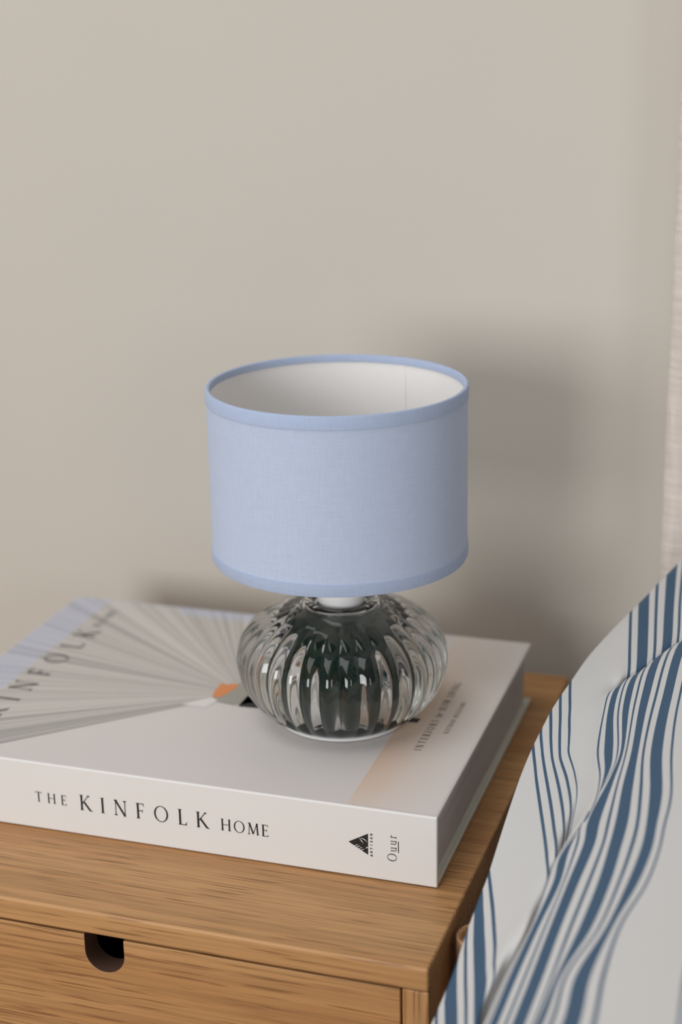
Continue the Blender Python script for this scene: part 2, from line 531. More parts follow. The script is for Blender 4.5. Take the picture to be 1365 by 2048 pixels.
# small capitals under the triangle, plain strokes
SANS = {'A': [seg((0.05, 0), (0.4, 1), 0.2), seg((0.4, 1), (0.75, 0), 0.2), bar(0.2, 0.6, 0.25, 0.4)], 'R': [bar(0.08, 0.28, 0, 1), bar(0.2, 0.6, 0.82, 1), bar(0.5, 0.7, 0.5, 0.95), bar(0.2, 0.6, 0.42, 0.58), seg((0.4, 0.5), (0.65, 0), 0.2)],
        'T': [bar(0.3, 0.5, 0, 1), bar(0.05, 0.75, 0.82, 1)], 'I': [bar(0.3, 0.5, 0, 1)], 'N': [bar(0.08, 0.26, 0, 1), bar(0.56, 0.74, 0, 1), seg((0.17, 1), (0.65, 0), 0.2)],
        'S': [bar(0.12, 0.68, 0.84, 1), bar(0.1, 0.28, 0.5, 0.95), bar(0.12, 0.68, 0.42, 0.58), bar(0.52, 0.7, 0.06, 0.5), bar(0.12, 0.68, 0, 0.16)]}
v, f = [], []
for k, ch in enumerate('ARTISAN'):
    z = 12.7 + k * (25.6 - 12.7 - 1.3) / 6
    for poly in SANS[ch]:
        i = len(v)
        v += [((-33.0 - 1.25 * py) * mm, -0.0006, (z + 1.5 * px) * mm) for px, py in poly]
        f.append(tuple(range(i, i + len(poly))))
from_data('spine_lettering', v, f, M['ink'], sp)

# ---- printed picture on the cover (flat print in thin layers)
ZT = BT


def print_mesh(name, polys, dz, parent=fc):
    """polys: list of ([(s, w) in mm], [colour per corner])"""
    v, f, cols = [], [], []
    for pts, cc in polys:
        i = len(v)
        v += [(s * mm, w * mm, ZT + dz) for s, w in pts]
        f.append(tuple(range(i, i + len(pts))))
        cols += cc if isinstance(cc, list) else [cc] * len(pts)
    o = from_data(name, v, f, M['print'], parent)
    a = o.data.color_attributes.new('ink', 'FLOAT_COLOR', 'POINT')
    for k, c in enumerate(cols): a.data[k].color = tuple(c[:3]) + (1,)
    return o


random.seed(4)
# pale wall and peach floor of the picture
PE0, PE1, PW = (0.69, 0.50, 0.37), (0.70, 0.60, 0.53), (0.72, 0.665, 0.63)
polys = []
ws = [1.2, 20, 45, 70, 95, 120, 150, 185, 224.6]
st = [0.45, 0.75, 0.9, 0.85, 1.0, 1.1, 0.8, 0.45, 0.15]
ss = [(-46.5, 1.0), (-36, 0.75), (-26, 0.35), (-14, 0.12), (-1.2, 0.0)]
lerp = lambda a, b, t: tuple(x + (y - x) * t for x, y in zip(a, b))
for i in range(len(ws) - 1):
    for j in range(len(ss) - 1):
        pts, cc = [], []
        for (ii, jj) in ((i, j), (i, j + 1), (i + 1, j + 1), (i + 1, j)):
            pts.append((ss[jj][0], ws[ii]))
            cc.append(lerp(PW, PE0, min(1, st[ii] * ss[jj][1])))
        polys.append((pts, cc))
print_mesh('cover_panel_print', polys, 0.00008)


def clip_ray(ax, ay, th):
    dx, dy = math.cos(th), math.sin(th)
    t = 1e9
    if dx < 0: t = min(t, (-BL / mm + 0.9 - ax) / dx)
    if dx > 0: t = min(t, (-1.2 - ax) / dx)
    if dy > 0: t = min(t, (BW / mm - 0.9 - ay) / dy)
    if dy < 0: t = min(t, (1.0 - ay) / dy)
    return t


# straw broom: every bristle a printed sliver fanning out from the binding
ax, ay = -143.0, 109.0
polys, th, th1 = [], math.radians(95), math.radians(222.5)
while th < th1:
    dth = math.radians(random.uniform(0.3, 1.1))
    t2 = min(th + dth, th1)
    g = random.choice([0.40, 0.49, 0.52, 0.55, 0.57, 0.60]) * random.uniform(0.95, 1.04)
    if th > math.radians(217): g *= 0.80
    straw = (g, g * 0.94, g * 0.88)
    blue = (g * 0.55 + 0.22, g * 0.55 + 0.225, g * 0.6 + 0.265)
    r0 = 16.0
    ra, rb = clip_ray(ax, ay, th), clip_ray(ax, ay, t2)
    P = lambda t, r: (ax + math.cos(t) * r, ay + math.sin(t) * r)
    # tips turn bluish past the title line
    def rsplit(t, rmax):
        dx = math.cos(t)
        s_line = -281.5
        if dx < -0.05:
            return min(rmax, max(r0, (s_line - ax) / dx))
        return rmax
    ma, mb = min(rsplit(th, ra), ra * 0.985), min(rsplit(t2, rb), rb * 0.985)
    if th < math.radians(128):
        ma, mb = ra * 0.90, rb * 0.90
    polys.append(([P(th, r0), P(t2, r0), P(t2, mb), P(th, ma)], straw))
    polys.append(([P(th, ma), P(t2, mb), P(t2, rb), P(th, ra)], blue))
    th = t2
print_mesh('broom_bristle_print', polys, 0.00008)
dk, gy = (0.02, 0.02, 0.025), (0.36, 0.345, 0.30)
print_mesh('broom_handle_print', [([(-140, 92.5), (-37.6, 99.0), (-36.8, 104.5), (-140, 107)], dk),
                                  ([(-157, 95.5), (-143, 93), (-132, 100), (-133, 122), (-150, 124), (-158, 112)], gy)], 0.00014)
print_mesh('broom_binding_print', [([(-158.8, 99.8), (-154.0, 101.5), (-152, 108), (-149.5, 118), (-153, 121.0), (-157, 118.5), (-161.0, 118.8), (-160.4, 108)], (0.72, 0.27, 0.10)),
                                   ([(-172, 86.5), (-157, 86), (-154, 97), (-159, 99.5)], (0.75, 0.72, 0.69))], 0.00020)
on_cover = lambda s0: (lambda a, u: (s0 - u, a, ZT + 0.00026))
lettering('cover_lettering', 'THE', 5.8 * mm, 13 * mm, 33 * mm, on_cover(-267.8 * mm), M['ink_soft'], fc)
lettering('cover_lettering', 'KINFOLK', 14.3 * mm, 43.5 * mm, 173 * mm, on_cover(-263.8 * mm), M['ink_soft'], fc)
lettering('cover_lettering', 'HOME', 5.6 * mm, 179 * mm, 208 * mm, on_cover(-267.8 * mm), M['ink_soft'], fc)
lettering('cover_lettering', 'INTERIORS', 4.0 * mm, 66.8 * mm, 104.5 * mm, on_cover(-26.6 * mm), M['ink'], fc)
lettering('cover_lettering', 'for', 4.4 * mm, 108.5 * mm, 114.0 * mm, on_cover(-26.6 * mm), M['ink'], fc)
lettering('cover_lettering', 'SLOW', 4.0 * mm, 117.5 * mm, 132.5 * mm, on_cover(-26.6 * mm), M['ink'], fc)
lettering('cover_lettering', 'LIVING', 4.0 * mm, 136.0 * mm, 156.8 * mm, on_cover(-26.6 * mm), M['ink'], fc)
lettering('cover_lettering', 'NATHAN', 2.7 * mm, 90.0 * mm, 108.0 * mm, on_cover(-17.8 * mm), M['ink'], fc)
lettering('cover_lettering', 'WILLIAMS', 2.7 * mm, 110.8 * mm, 131.5 * mm, on_cover(-17.8 * mm), M['ink'], fc)

# ================================================================== lamp
LP = empty('table_lamp', (-0.0945, 0.1665, 0.0002 + BT + 0.0003))
tag(LP, 'small table lamp with ribbed glass base and pale blue drum shade', 'lamp')
tag(lathe('foot', [(0, 0), (0.0345, 0), (0.0362, 0.0008), (0.0362, 0.0018), (0.034, 0.0026), (0, 0.0026)], M['plastic'], LP, 96), 'thin white foot ring')
GR, ZC = 0.0578, 0.0360


def rib(t, r, z):
    fade = max(0.0, min(1.0, (z - 0.003) / 0.008)) * max(0.0, min(1.0, (0.0665 - z) / 0.008))
    c = math.sqrt(math.cos(16 * t) ** 2 + 0.004)
    return r * (1 - 0.044 * fade * (1 - c ** 0.95))


prof = [(0, 0.0027), (0.030, 0.0027), (0.0345, 0.0029)]
for k in range(0, 49):
    ph = math.radians(-56 + (73.5 + 56) * k / 48)
    hz = 0.0405 if ph < 0 else 0.0315
    prof.append((GR * math.cos(ph) ** 0.80, ZC + hz * math.sin(ph)))
prof += [(0.0198, 0.0672), (0.0197, 0.0683), (0.0188, 0.0692), (0.0172, 0.0694), (0.0156, 0.0688), (0.0146, 0.0676), (0.0135, 0.0672), (0, 0.0672)]
gb = lathe('glass_base', prof, M['glass'], LP, 512, rfun=rib)
tag(gb, 'clear ribbed pumpkin-shaped glass')
# the glass is blown hollow: a smooth inner skin, then the dark core
CAV_R = 0.0375
cv = [(0, 0.0062)]
for k in range(0, 33):
    ph = math.radians(-60 + (60 + 74) * k / 32)
    hz = 0.0345 if ph < 0 else 0.0290
    cv.append((CAV_R * math.cos(ph) ** 0.80, ZC + hz * math.sin(ph)))
cv.append((0, cv[-1][1]))
cav = lathe('inner_glass_skin', cv, M['glass'], None, 128)
bm = bmesh.new()
bm.from_mesh(gb.data)
cav.data.flip_normals()
bm.from_mesh(cav.data)
bm.to_mesh(gb.data)
bm.free()
bpy.data.objects.remove(cav)
CR = 0.0300
co = lathe('core', [(0, 0.0066), (0.0270, 0.0066), (0.0280, 0.0074), (0.0285, 0.0086), (CR, 0.0120), (CR, 0.053), (CR - 0.003, 0.0570), (0.015, 0.0605), (0, 0.0605)], M['core'], LP, 64)
tag(co, 'dark green core inside the glass')
tag(lathe('lamp_holder', [(0, 0.0674), (0.0126, 0.0674), (0.0130, 0.0684), (0.0130, 0.0830), (0.0122, 0.0842), (0.0122, 0.118), (0.0112, 0.1195), (0, 0.1195)], M['plastic'], LP, 64), 'white plastic lamp holder')
ZB, ZTP, SR = 0.0958, 0.1872, 0.0680
sh = lathe('shade', [(SR, ZB + 0.0005), (SR, ZTP - 0.0005), (SR - 0.0009, ZTP - 0.0005), (SR - 0.0009, ZB + 0.0005)], M['shade'], LP, 160, close=True)
tag(sh, 'pale blue cotton drum shade')
li = lathe('lining', [(SR - 0.0010, ZB + 0.001), (SR - 0.0010, ZTP - 0.001), (SR - 0.0013, ZTP - 0.001), (SR - 0.0013, ZB + 0.001)], M['lining'], sh, 160, close=True)
tag(li, 'white shade lining')

# overlapped seam of the lining at the back
sv = []
for k in range(7):
    a = math.radians(73.8 + 2.4 * k / 6)
    for rr_, zz in ((SR - 0.00135, ZB + 0.004), (SR - 0.00135, ZTP - 0.003), (SR - 0.00165, ZTP - 0.003), (SR - 0.00165, ZB + 0.004)):
        sv.append((rr_ * math.cos(a), rr_ * math.sin(a), zz))
sf = [(i * 4 + j, i * 4 + (j + 1) % 4, i * 4 + 4 + (j + 1) % 4, i * 4 + 4 + j) for i in range(6) for j in range(4)] + [(0, 3, 2, 1), (24, 25, 26, 27)]
from_data('lining_seam', sv, sf, M['lining'], li)


def trim(z_edge, s, depth):
    R1, R0 = SR + 0.0005, SR - 0.0022
    return [(SR + 0.00005, z_edge - s * depth), (R1, z_edge - s * (depth - 0.0002)), (R1, z_edge - s * 0.0002), (R1 - 0.0004, z_edge + s * 0.0006), (SR - 0.0008, z_edge + s * 0.0009),
            (R0 + 0.0004, z_edge + s * 0.0005), (R0, z_edge - s * 0.0006), (R0, z_edge - s * 0.0030), (R0 + 0.0007, z_edge - s * 0.0034)]


lathe('shade_trim', trim(ZTP, 1, 0.0062), M['shade_trim'], sh, 160)
lathe('shade_trim', trim(ZB, -1, 0.0062), M['shade_trim'], sh, 160)
# wire spider that carries the shade
bm = bmesh.new()
for k in range(3):
    a = math.radians(90 + 120 * k)
    p0 = Vector((0.0124 * math.cos(a), 0.0124 * math.sin(a), 0.100))
    p1 = Vector(((SR - 0.0018) * math.cos(a), (SR - 0.0018) * math.sin(a), ZB + 0.003))
    d = p1 - p0
    mat4 = d.to_track_quat('Z', 'Y').to_matrix().to_4x4()
    mat4.translation = (p0 + p1) / 2
    bmesh.ops.create_cone(bm, cap_ends=True, segments=10, radius1=0.0011, radius2=0.0011, depth=d.length, matrix=mat4)
from_bm('shade_spider', bm, M['wire'], LP, True)

# ================================================================== bed
BD = empty('bed', (0.75, -0.55, FLOOR_Z))
tag(BD, 'bed with a cream linen headboard and a round oak post beside the nightstand', 'bed')


def bbox(name, x0, x1, y0, y1, z0, z1, mat, bev, seg=4):
    return box(name, x0 - 0.75, x1 - 0.75, y0 + 0.55, y1 + 0.55, z0 - FLOOR_Z, z1 - FLOOR_Z, mat, BD, bev, seg)


hb = bbox('headboard', 0.0575, 1.45, 0.302, 0.352, FLOOR_Z + 0.05, 0.66, M['linen'], 0.009, 5)
tag(hb, 'cream woven linen headboard')
bbox('mattress', 0.16, 1.42, -1.6, 0.296, -0.26, 0.045, M['white_cloth'], 0.03)
bbox('side_rail', 0.035, 0.06, -1.6, 0.30, -0.34, -0.20, M['oak'], 0.003)
bbox('slat_base', 0.06, 1.42, -1.6, 0.30, -0.29, -0.27, M['oak'], 0.0)
po = lathe('post', [(0, -0.0165), (0.0085, -0.0165), (0.0098, -0.0150), (0.0104, -0.0122), (0.0116, -0.0112), (0.0127, -0.0120), (0.0130, -0.0140), (0.0130, FLOOR_Z - 0.005), (0, FLOOR_Z - 0.005)], M['oak_post'], BD, 48)
po.location = (0.0146 - 0.75, 0.044 + 0.55, -FLOOR_Z + 0.005)
tag(po, 'round oak post with a dished top')

# ---- duvet: control lines follow the weave, millimetres in the room
DUVET_U = [-75,-60,-45,-30,-22.5,-15,-7.5,0,11,22,33,38.5,44,49.5,55,65,78,84,88,95.5,103,110.5,118,125.5,133,140.5,148,165,200,260,340,460,640,840,1040,1240,1320,1420]
DUVET_MM = [
 [(22.0,-38.4,-436.3),(19.0,-34.4,-306.3),(13.0,-34.4,-258.3),(10.5,-38.9,-241.3),(10.0,-42.4,-236.3),(10.0,-42.5,-236.7),(10.0,-42.6,-237.0),(10.0,-42.7,-237.4),(10.0,-42.9,-237.7),(10.0,-43.0,-238.1),(10.0,-43.1,-238.4),(10.0,-43.5,-239.7),(10.0,-43.9,-240.9),(10.0,-44.3,-242.1),(10.0,-44.7,-243.4),(10.0,-45.3,-244.4),(10.0,-46.0,-246.4),(10.0,-47.0,-248.7),(10.0,-48.7,-252.9),(11.0,-300.0,-229.0),(11.8,-750.0,-212.2)],
 [(18.0,-38.4,-236.3),(15.0,-34.4,-106.3),(9.0,-34.4,-58.3),(6.5,-38.9,-41.3),(6.0,-42.4,-36.3),(6.0,-42.5,-36.7),(6.0,-42.6,-37.0),(6.0,-42.7,-37.4),(6.0,-42.9,-37.7),(6.0,-43.0,-38.1),(6.0,-43.1,-38.4),(6.0,-43.5,-39.7),(6.0,-43.9,-40.9),(6.0,-44.3,-42.1),(6.0,-44.7,-43.4),(6.0,-45.3,-44.4),(6.0,-46.0,-46.4),(6.0,-47.0,-48.7),(6.0,-48.7,-52.9),(7.0,-300.0,-29.0),(7.8,-750.0,-12.2)],
 [(18.0,-34.8,-216.8),(15.0,-30.8,-86.8),(9.0,-30.8,-38.8),(6.5,-35.3,-21.8),(6.0,-38.8,-16.8),(6.0,-39.3,-16.9),(6.0,-39.8,-17.0),(6.0,-40.3,-17.1),(6.0,-40.8,-17.3),(6.2,-41.4,-17.4),(6.3,-41.9,-17.5),(6.7,-43.4,-17.8),(7.2,-44.9,-18.2),(7.6,-46.5,-18.5),(8.0,-48.0,-18.8),(8.7,-49.7,-20.0),(8.9,-50.4,-22.4),(9.6,-52.1,-26.6),(10.5,-54.6,-33.3),(16.0,-300.0,-14.8),(20.4,-750.0,-0.0)],
 [(22.6,-23.0,-203.4),(19.6,-19.0,-73.4),(13.6,-19.0,-25.4),(11.1,-23.5,-8.4),(10.6,-27.0,-3.4),(10.6,-27.4,-3.6),(10.7,-27.8,-3.7),(10.8,-28.2,-3.9),(10.9,-28.6,-4.0),(10.9,-29.0,-4.1),(11.0,-29.4,-4.3),(11.4,-30.7,-4.6),(11.7,-32.1,-4.9),(12.1,-33.4,-5.2),(12.4,-34.7,-5.4),(13.1,-37.3,-6.0),(14.4,-42.1,-7.0),(17.0,-50.7,-8.4),(20.8,-64.1,-10.7),(27.9,-300.0,4.4),(33.6,-750.0,16.5)],
 [(26.3,-8.7,-191.7),(23.3,-4.7,-61.7),(17.3,-4.7,-13.7),(14.8,-9.2,3.3),(14.3,-12.7,8.3),(14.3,-13.3,8.1),(14.3,-13.9,7.8),(14.4,-14.5,7.6),(14.4,-15.1,7.3),(14.5,-15.7,7.1),(14.5,-16.2,6.8),(14.7,-17.9,6.2),(15.0,-19.9,5.5),(15.6,-22.1,5.0),(16.2,-24.3,4.5),(17.2,-28.1,3.7),(19.3,-35.4,2.5),(23.4,-50.2,0.1),(29.6,-72.3,-3.6),(35.7,-300.0,10.5),(40.5,-750.0,21.7)],
 [(28.2,8.7,-181.2),(25.2,12.7,-51.2),(19.2,12.7,-3.2),(16.7,8.2,13.8),(16.2,4.7,18.8),(16.3,3.9,18.5),(16.4,3.2,18.3),(16.5,2.4,18.0),(16.6,1.7,17.8),(16.8,0.9,17.6),(16.9,0.2,17.3),(17.7,-3.9,16.2),(18.8,-8.2,15.2),(19.8,-12.4,14.3),(20.9,-16.7,13.4),(22.7,-23.7,12.0),(25.8,-35.1,10.1),(30.7,-54.4,7.0),(38.7,-85.1,2.1),(43.6,-300.0,15.3),(47.5,-750.0,25.8)],
 [(30.1,24.1,-172.5),(27.1,28.1,-42.5),(21.1,28.1,5.5),(18.6,23.6,22.5),(18.1,20.1,27.5),(18.5,18.4,27.0),(18.9,16.7,26.6),(19.3,15.0,26.2),(19.6,13.3,25.7),(20.0,11.6,25.3),(20.4,9.9,24.9),(21.9,3.9,23.6),(23.3,-2.0,22.4),(25.0,-8.0,21.4),(26.5,-13.9,20.3),(28.9,-22.8,18.9),(32.0,-35.7,16.7),(35.7,-54.3,10.9),(42.6,-85.7,2.9),(48.9,-300.0,16.0),(54.0,-750.0,26.4)],
 [(31.6,36.3,-166.3),(28.6,40.3,-36.3),(22.6,40.3,11.7),(20.1,35.8,28.7),(19.6,32.3,33.7),(20.3,30.2,33.4),(20.9,28.1,33.0),(21.6,26.0,32.7),(22.2,24.0,32.3),(22.9,21.9,32.0),(23.5,19.8,31.7),(26.3,11.0,30.4),(28.8,2.4,29.1),(31.3,-6.5,27.9),(33.4,-14.2,26.8),(35.2,-22.9,25.1),(37.1,-32.6,21.8),(33.3,-44.0,4.3),(31.3,-65.1,-16.6),(46.7,-300.0,-0.6),(58.9,-750.0,12.2)],
 [(32.7,66.7,-153.8),(29.7,70.7,-23.8),(23.7,70.7,24.2),(21.2,66.2,41.2),(20.7,62.7,46.2),(21.9,59.7,45.8),(23.0,56.7,45.3),(24.1,53.7,44.9),(25.2,50.6,44.5),(26.4,47.6,44.2),(27.5,44.6,43.8),(31.2,33.3,42.3),(34.7,21.9,40.9),(37.4,11.8,39.5),(39.9,0.5,37.7),(41.7,-15.3,33.9),(39.0,-27.5,21.4),(33.7,-41.3,3.0),(25.7,-67.3,-28.0),(48.8,-300.0,-10.3),(67.3,-750.0,3.9)],
 [(33.8,92.2,-144.4),(30.8,96.2,-14.4),(24.8,96.2,33.6),(22.3,91.7,50.6),(21.8,88.2,55.6),(23.0,84.8,55.0),(24.2,81.5,54.5),(25.5,78.2,54.0),(26.7,74.8,53.5),(27.9,71.5,53.0),(29.1,68.2,52.6),(34.1,51.7,50.2),(39.0,35.3,48.2),(42.5,21.4,46.3),(45.5,5.0,43.6),(47.0,-13.8,37.7),(40.3,-23.7,19.2),(34.8,-40.4,3.1),(22.6,-67.1,-31.5),(52.2,-300.0,-13.2),(75.9,-750.0,1.3)],
 [(35.6,112.2,-137.4),(32.6,116.2,-7.4),(26.6,116.2,40.6),(24.1,111.7,57.6),(23.6,108.2,62.6),(24.8,103.8,61.8),(26.0,99.5,60.9),(27.3,95.1,60.1),(28.5,90.8,59.3),(29.7,86.4,58.5),(30.9,82.1,57.8),(37.2,61.2,54.8),(42.8,42.5,52.6),(47.4,25.9,50.9),(51.0,10.8,46.7),(48.5,-1.8,33.2),(42.0,-21.5,18.1),(35.9,-41.3,4.0),(23.2,-80.8,-25.3),(57.5,-300.0,-8.0),(84.9,-750.0,5.9)],
 [(37.5,124.7,-133.1),(34.5,128.7,-3.1),(28.5,128.7,44.9),(26.0,124.2,61.9),(25.5,120.7,66.9),(26.0,116.9,66.0),(27.2,112.2,65.1),(28.5,107.5,64.2),(29.7,102.9,63.3),(31.3,97.4,62.4),(33.7,89.6,61.1),(41.6,64.2,57.9),(47.1,45.0,55.8),(52.0,26.3,54.0),(51.3,18.2,42.5),(49.1,0.7,31.8),(43.0,-22.3,18.8),(36.9,-42.2,4.8),(24.8,-85.1,-22.1),(60.7,-300.0,-5.3),(89.5,-750.0,8.1)],
 [(39.4,137.4,-128.9),(36.4,141.4,1.1),(30.4,141.4,49.1),(27.9,136.9,66.1),(27.4,133.4,71.1),(29.0,125.4,69.3),(30.4,118.7,67.9),(31.7,112.4,66.7),(33.2,106.1,65.5),(34.6,100.6,64.5),(36.9,93.0,63.4),(44.1,71.5,61.0),(50.8,47.9,58.7),(53.0,35.1,53.1),(51.2,21.4,40.6),(49.9,0.1,32.2),(44.1,-23.2,19.5),(38.0,-43.1,5.7),(26.2,-86.4,-20.9),(63.9,-300.0,-4.3),(94.1,-750.0,9.0)],
 [(42.2,149.9,-124.9),(39.2,153.9,5.1),(33.2,153.9,53.1),(30.7,149.4,70.1),(30.2,145.9,75.1),(31.9,136.4,73.0),(33.7,127.4,71.2),(35.3,118.2,69.4),(36.8,110.2,67.9),(38.4,102.3,66.4),(40.5,94.2,65.2),(47.1,76.5,63.7),(53.1,54.2,61.4),(53.5,41.2,51.1),(51.8,22.8,40.2),(50.9,-0.6,32.9),(45.1,-24.0,20.3),(39.1,-44.0,6.5),(27.3,-87.5,-19.9),(66.9,-300.0,-3.4),(98.6,-750.0,9.8)],
 [(45.0,160.6,-121.7),(42.0,164.6,8.3),(36.0,164.6,56.3),(33.5,160.1,73.3),(33.0,156.6,78.3),(34.8,146.0,76.2),(36.9,135.4,74.1),(38.6,125.1,72.1),(40.4,116.0,70.5),(42.0,106.8,68.8),(43.7,97.9,67.3),(49.9,80.4,65.9),(54.4,61.5,63.7),(54.6,42.2,52.0),(52.7,22.8,40.8),(51.7,-1.1,33.3),(45.9,-24.6,20.8),(39.9,-44.7,7.1),(28.1,-88.3,-19.1),(69.8,-300.0,-2.7),(103.2,-750.0,10.4)],
 [(50.5,182.7,-115.6),(47.5,186.7,14.4),(41.5,186.7,62.4),(39.0,182.2,79.4),(38.5,178.7,84.4),(40.7,164.3,81.6),(42.6,151.0,79.1),(44.3,138.8,76.9),(45.7,127.3,74.8),(46.5,115.1,72.3),(48.3,98.9,69.4),(54.9,75.4,67.0),(58.0,54.6,65.2),(55.8,38.4,54.3),(53.9,16.6,43.9),(52.7,-5.4,35.6),(47.0,-28.8,23.3),(41.0,-48.8,9.7),(29.4,-92.3,-16.2),(74.9,-300.0,-0.2),(111.4,-750.0,12.5)],
 [(59.3,208.4,-109.1),(56.3,212.4,20.9),(50.3,212.4,68.9),(47.8,207.9,85.9),(47.3,204.4,90.9),(50.3,183.9,87.4),(52.9,162.6,83.8),(51.5,151.1,80.2),(50.2,139.6,78.7),(51.0,124.2,76.9),(54.6,93.3,72.9),(60.8,66.2,71.4),(61.3,46.1,67.6),(54.7,24.6,56.6),(52.1,9.5,47.1),(49.5,-11.2,38.6),(43.6,-33.8,25.8),(38.4,-53.9,12.7),(27.3,-96.6,-13.2),(79.8,-300.0,2.3),(121.7,-750.0,14.6)],
 [(62.9,217.3,-107.0),(59.9,221.3,23.0),(53.9,221.3,71.0),(51.4,216.8,88.0),(50.9,213.3,93.0),(54.9,185.8,88.5),(58.4,160.3,84.6),(57.5,153.9,80.0),(53.9,141.4,81.1),(54.5,121.9,79.8),(57.5,88.8,75.5),(63.0,62.7,73.4),(62.2,40.7,68.8),(54.4,19.2,57.5),(52.3,3.9,50.9),(50.2,-17.8,43.2),(43.8,-39.8,30.2),(38.4,-59.5,17.0),(26.7,-101.1,-9.2),(82.2,-300.0,5.7),(126.5,-750.0,17.6)],
 [(65.8,225.0,-105.3),(62.8,229.0,24.7),(56.8,229.0,72.7),(54.3,224.5,89.7),(53.8,221.0,94.7),(58.5,187.9,89.5),(62.1,162.8,84.8),(60.5,161.3,77.7),(56.4,139.5,83.6),(56.8,118.6,81.5),(59.5,86.3,77.0),(64.9,61.0,74.6),(64.6,37.6,70.0),(54.2,17.0,57.5),(53.1,-0.3,54.2),(51.9,-23.5,47.0),(46.5,-46.1,34.8),(41.7,-66.3,22.4),(31.5,-109.1,-2.2),(86.3,-300.0,11.6),(130.2,-750.0,22.7)],
 [(70.8,238.3,-102.4),(67.8,242.3,27.6),(61.8,242.3,75.6),(59.3,237.8,92.6),(58.8,234.3,97.6),(63.9,197.4,92.0),(67.6,167.9,87.0),(66.2,165.6,79.9),(60.4,143.9,85.5),(60.0,119.8,82.7),(64.7,86.3,79.0),(67.4,63.6,76.2),(64.3,34.3,69.2),(57.8,14.9,61.2),(58.3,-3.9,57.1),(53.4,-24.6,47.9),(48.3,-47.5,36.1),(44.3,-68.6,24.5),(35.2,-112.6,1.1),(91.6,-300.0,14.4),(136.7,-750.0,25.1)],
 [(75.6,253.9,-99.4),(72.6,257.9,30.6),(66.6,257.9,78.6),(64.1,253.4,95.6),(63.6,249.9,100.6),(68.2,212.6,95.2),(72.7,176.7,89.5),(71.1,171.7,82.1),(63.5,149.7,87.2),(63.8,118.7,83.7),(69.4,83.2,80.3),(69.3,64.6,77.2),(62.2,33.7,67.9),(62.5,16.9,64.6),(61.2,-6.7,58.5),(58.2,-29.6,50.6),(54.5,-54.4,40.2),(50.9,-74.5,29.9),(43.7,-119.4,9.3),(99.2,-300.0,21.4),(143.6,-750.0,31.1)],
 [(81.7,271.5,-96.1),(78.7,275.5,33.9),(72.7,275.5,81.9),(70.2,271.0,98.9),(69.7,267.5,103.9),(74.2,223.0,97.6),(78.0,185.9,92.0),(76.0,180.5,84.6),(67.5,153.0,88.8),(67.0,123.0,85.4),(71.7,83.4,81.3),(70.5,60.2,77.0),(67.5,32.5,70.6),(68.1,13.4,67.4),(65.3,-9.6,60.9),(62.6,-33.7,53.2),(59.9,-59.0,44.2),(56.9,-79.9,34.9),(51.3,-126.1,16.6),(106.4,-300.0,27.6),(150.4,-750.0,36.4)],
 [(86.2,286.2,-93.6),(83.2,290.2,36.4),(77.2,290.2,84.4),(74.7,285.7,101.4),(74.2,282.2,106.4),(78.3,233.9,99.8),(82.6,194.0,94.0),(81.1,186.0,86.6),(71.4,159.8,90.8),(71.0,125.4,87.0),(73.8,80.5,81.7),(74.0,52.7,77.5),(74.6,26.6,73.6),(75.0,9.0,70.9),(73.0,-15.0,65.3),(70.3,-38.9,58.4),(67.6,-65.5,49.9),(64.7,-87.0,41.3),(59.1,-135.1,24.3),(113.6,-300.0,34.2),(157.3,-750.0,42.0)],
 [(94.7,288.0,-85.5),(91.7,292.0,44.5),(85.7,292.0,92.5),(83.2,287.5,109.5),(82.7,284.0,114.5),(84.7,239.2,101.4),(88.0,200.0,95.9),(86.3,191.0,88.6),(76.2,168.7,93.2),(75.5,124.0,88.2),(78.2,78.6,83.2),(79.0,50.1,79.5),(80.5,24.9,76.6),(80.6,4.3,73.6),(80.4,-19.6,69.7),(77.2,-45.7,62.7),(70.9,-66.6,52.8),(66.9,-88.6,43.4),(56.7,-131.4,24.1),(115.8,-300.0,34.0),(163.1,-750.0,41.9)],
 [(104.0,288.0,-75.6),(101.0,292.0,54.4),(95.0,292.0,102.4),(92.5,287.5,119.4),(92.0,284.0,124.4),(91.0,244.5,103.0),(93.5,205.6,97.8),(91.8,196.7,90.6),(81.3,175.9,95.3),(80.6,122.4,89.6),(82.1,76.8,84.6),(85.8,43.3,81.9),(88.4,16.4,79.9),(88.5,-2.4,77.6),(87.1,-24.9,73.6),(83.4,-50.2,67.0),(74.3,-68.2,55.7),(72.7,-93.7,48.3),(62.0,-137.1,29.6),(121.8,-300.0,38.6),(169.7,-750.0,45.9)],
 [(113.3,288.0,-68.3),(110.3,292.0,61.7),(104.3,292.0,109.7),(101.8,287.5,126.7),(101.3,284.0,131.7),(97.9,249.8,104.7),(99.6,211.1,99.7),(97.6,203.5,92.8),(87.0,182.0,97.4),(86.6,120.3,91.2),(88.4,73.8,86.9),(93.3,37.4,85.0),(95.4,11.1,83.3),(96.0,-8.7,81.6),(93.6,-30.2,77.5),(88.9,-52.9,71.0),(82.2,-75.6,61.5),(82.0,-102.3,56.2),(75.1,-151.8,41.4),(131.8,-300.0,48.7),(177.1,-750.0,54.5)],
 [(122.5,288.0,-61.5),(119.5,292.0,68.5),(113.5,292.0,116.5),(111.0,287.5,133.5),(110.5,284.0,138.5),(104.3,255.1,106.3),(105.8,215.6,101.5),(103.6,207.7,94.6),(93.0,187.2,99.3),(92.8,118.0,93.0),(95.8,70.2,89.7),(100.8,30.5,88.2),(101.3,5.2,86.2),(101.6,-14.5,84.5),(99.5,-35.4,81.0),(92.9,-56.2,73.7),(91.1,-83.0,68.4),(92.2,-112.0,64.9),(91.5,-167.9,56.2),(143.4,-300.0,61.2),(184.8,-750.0,65.3)],
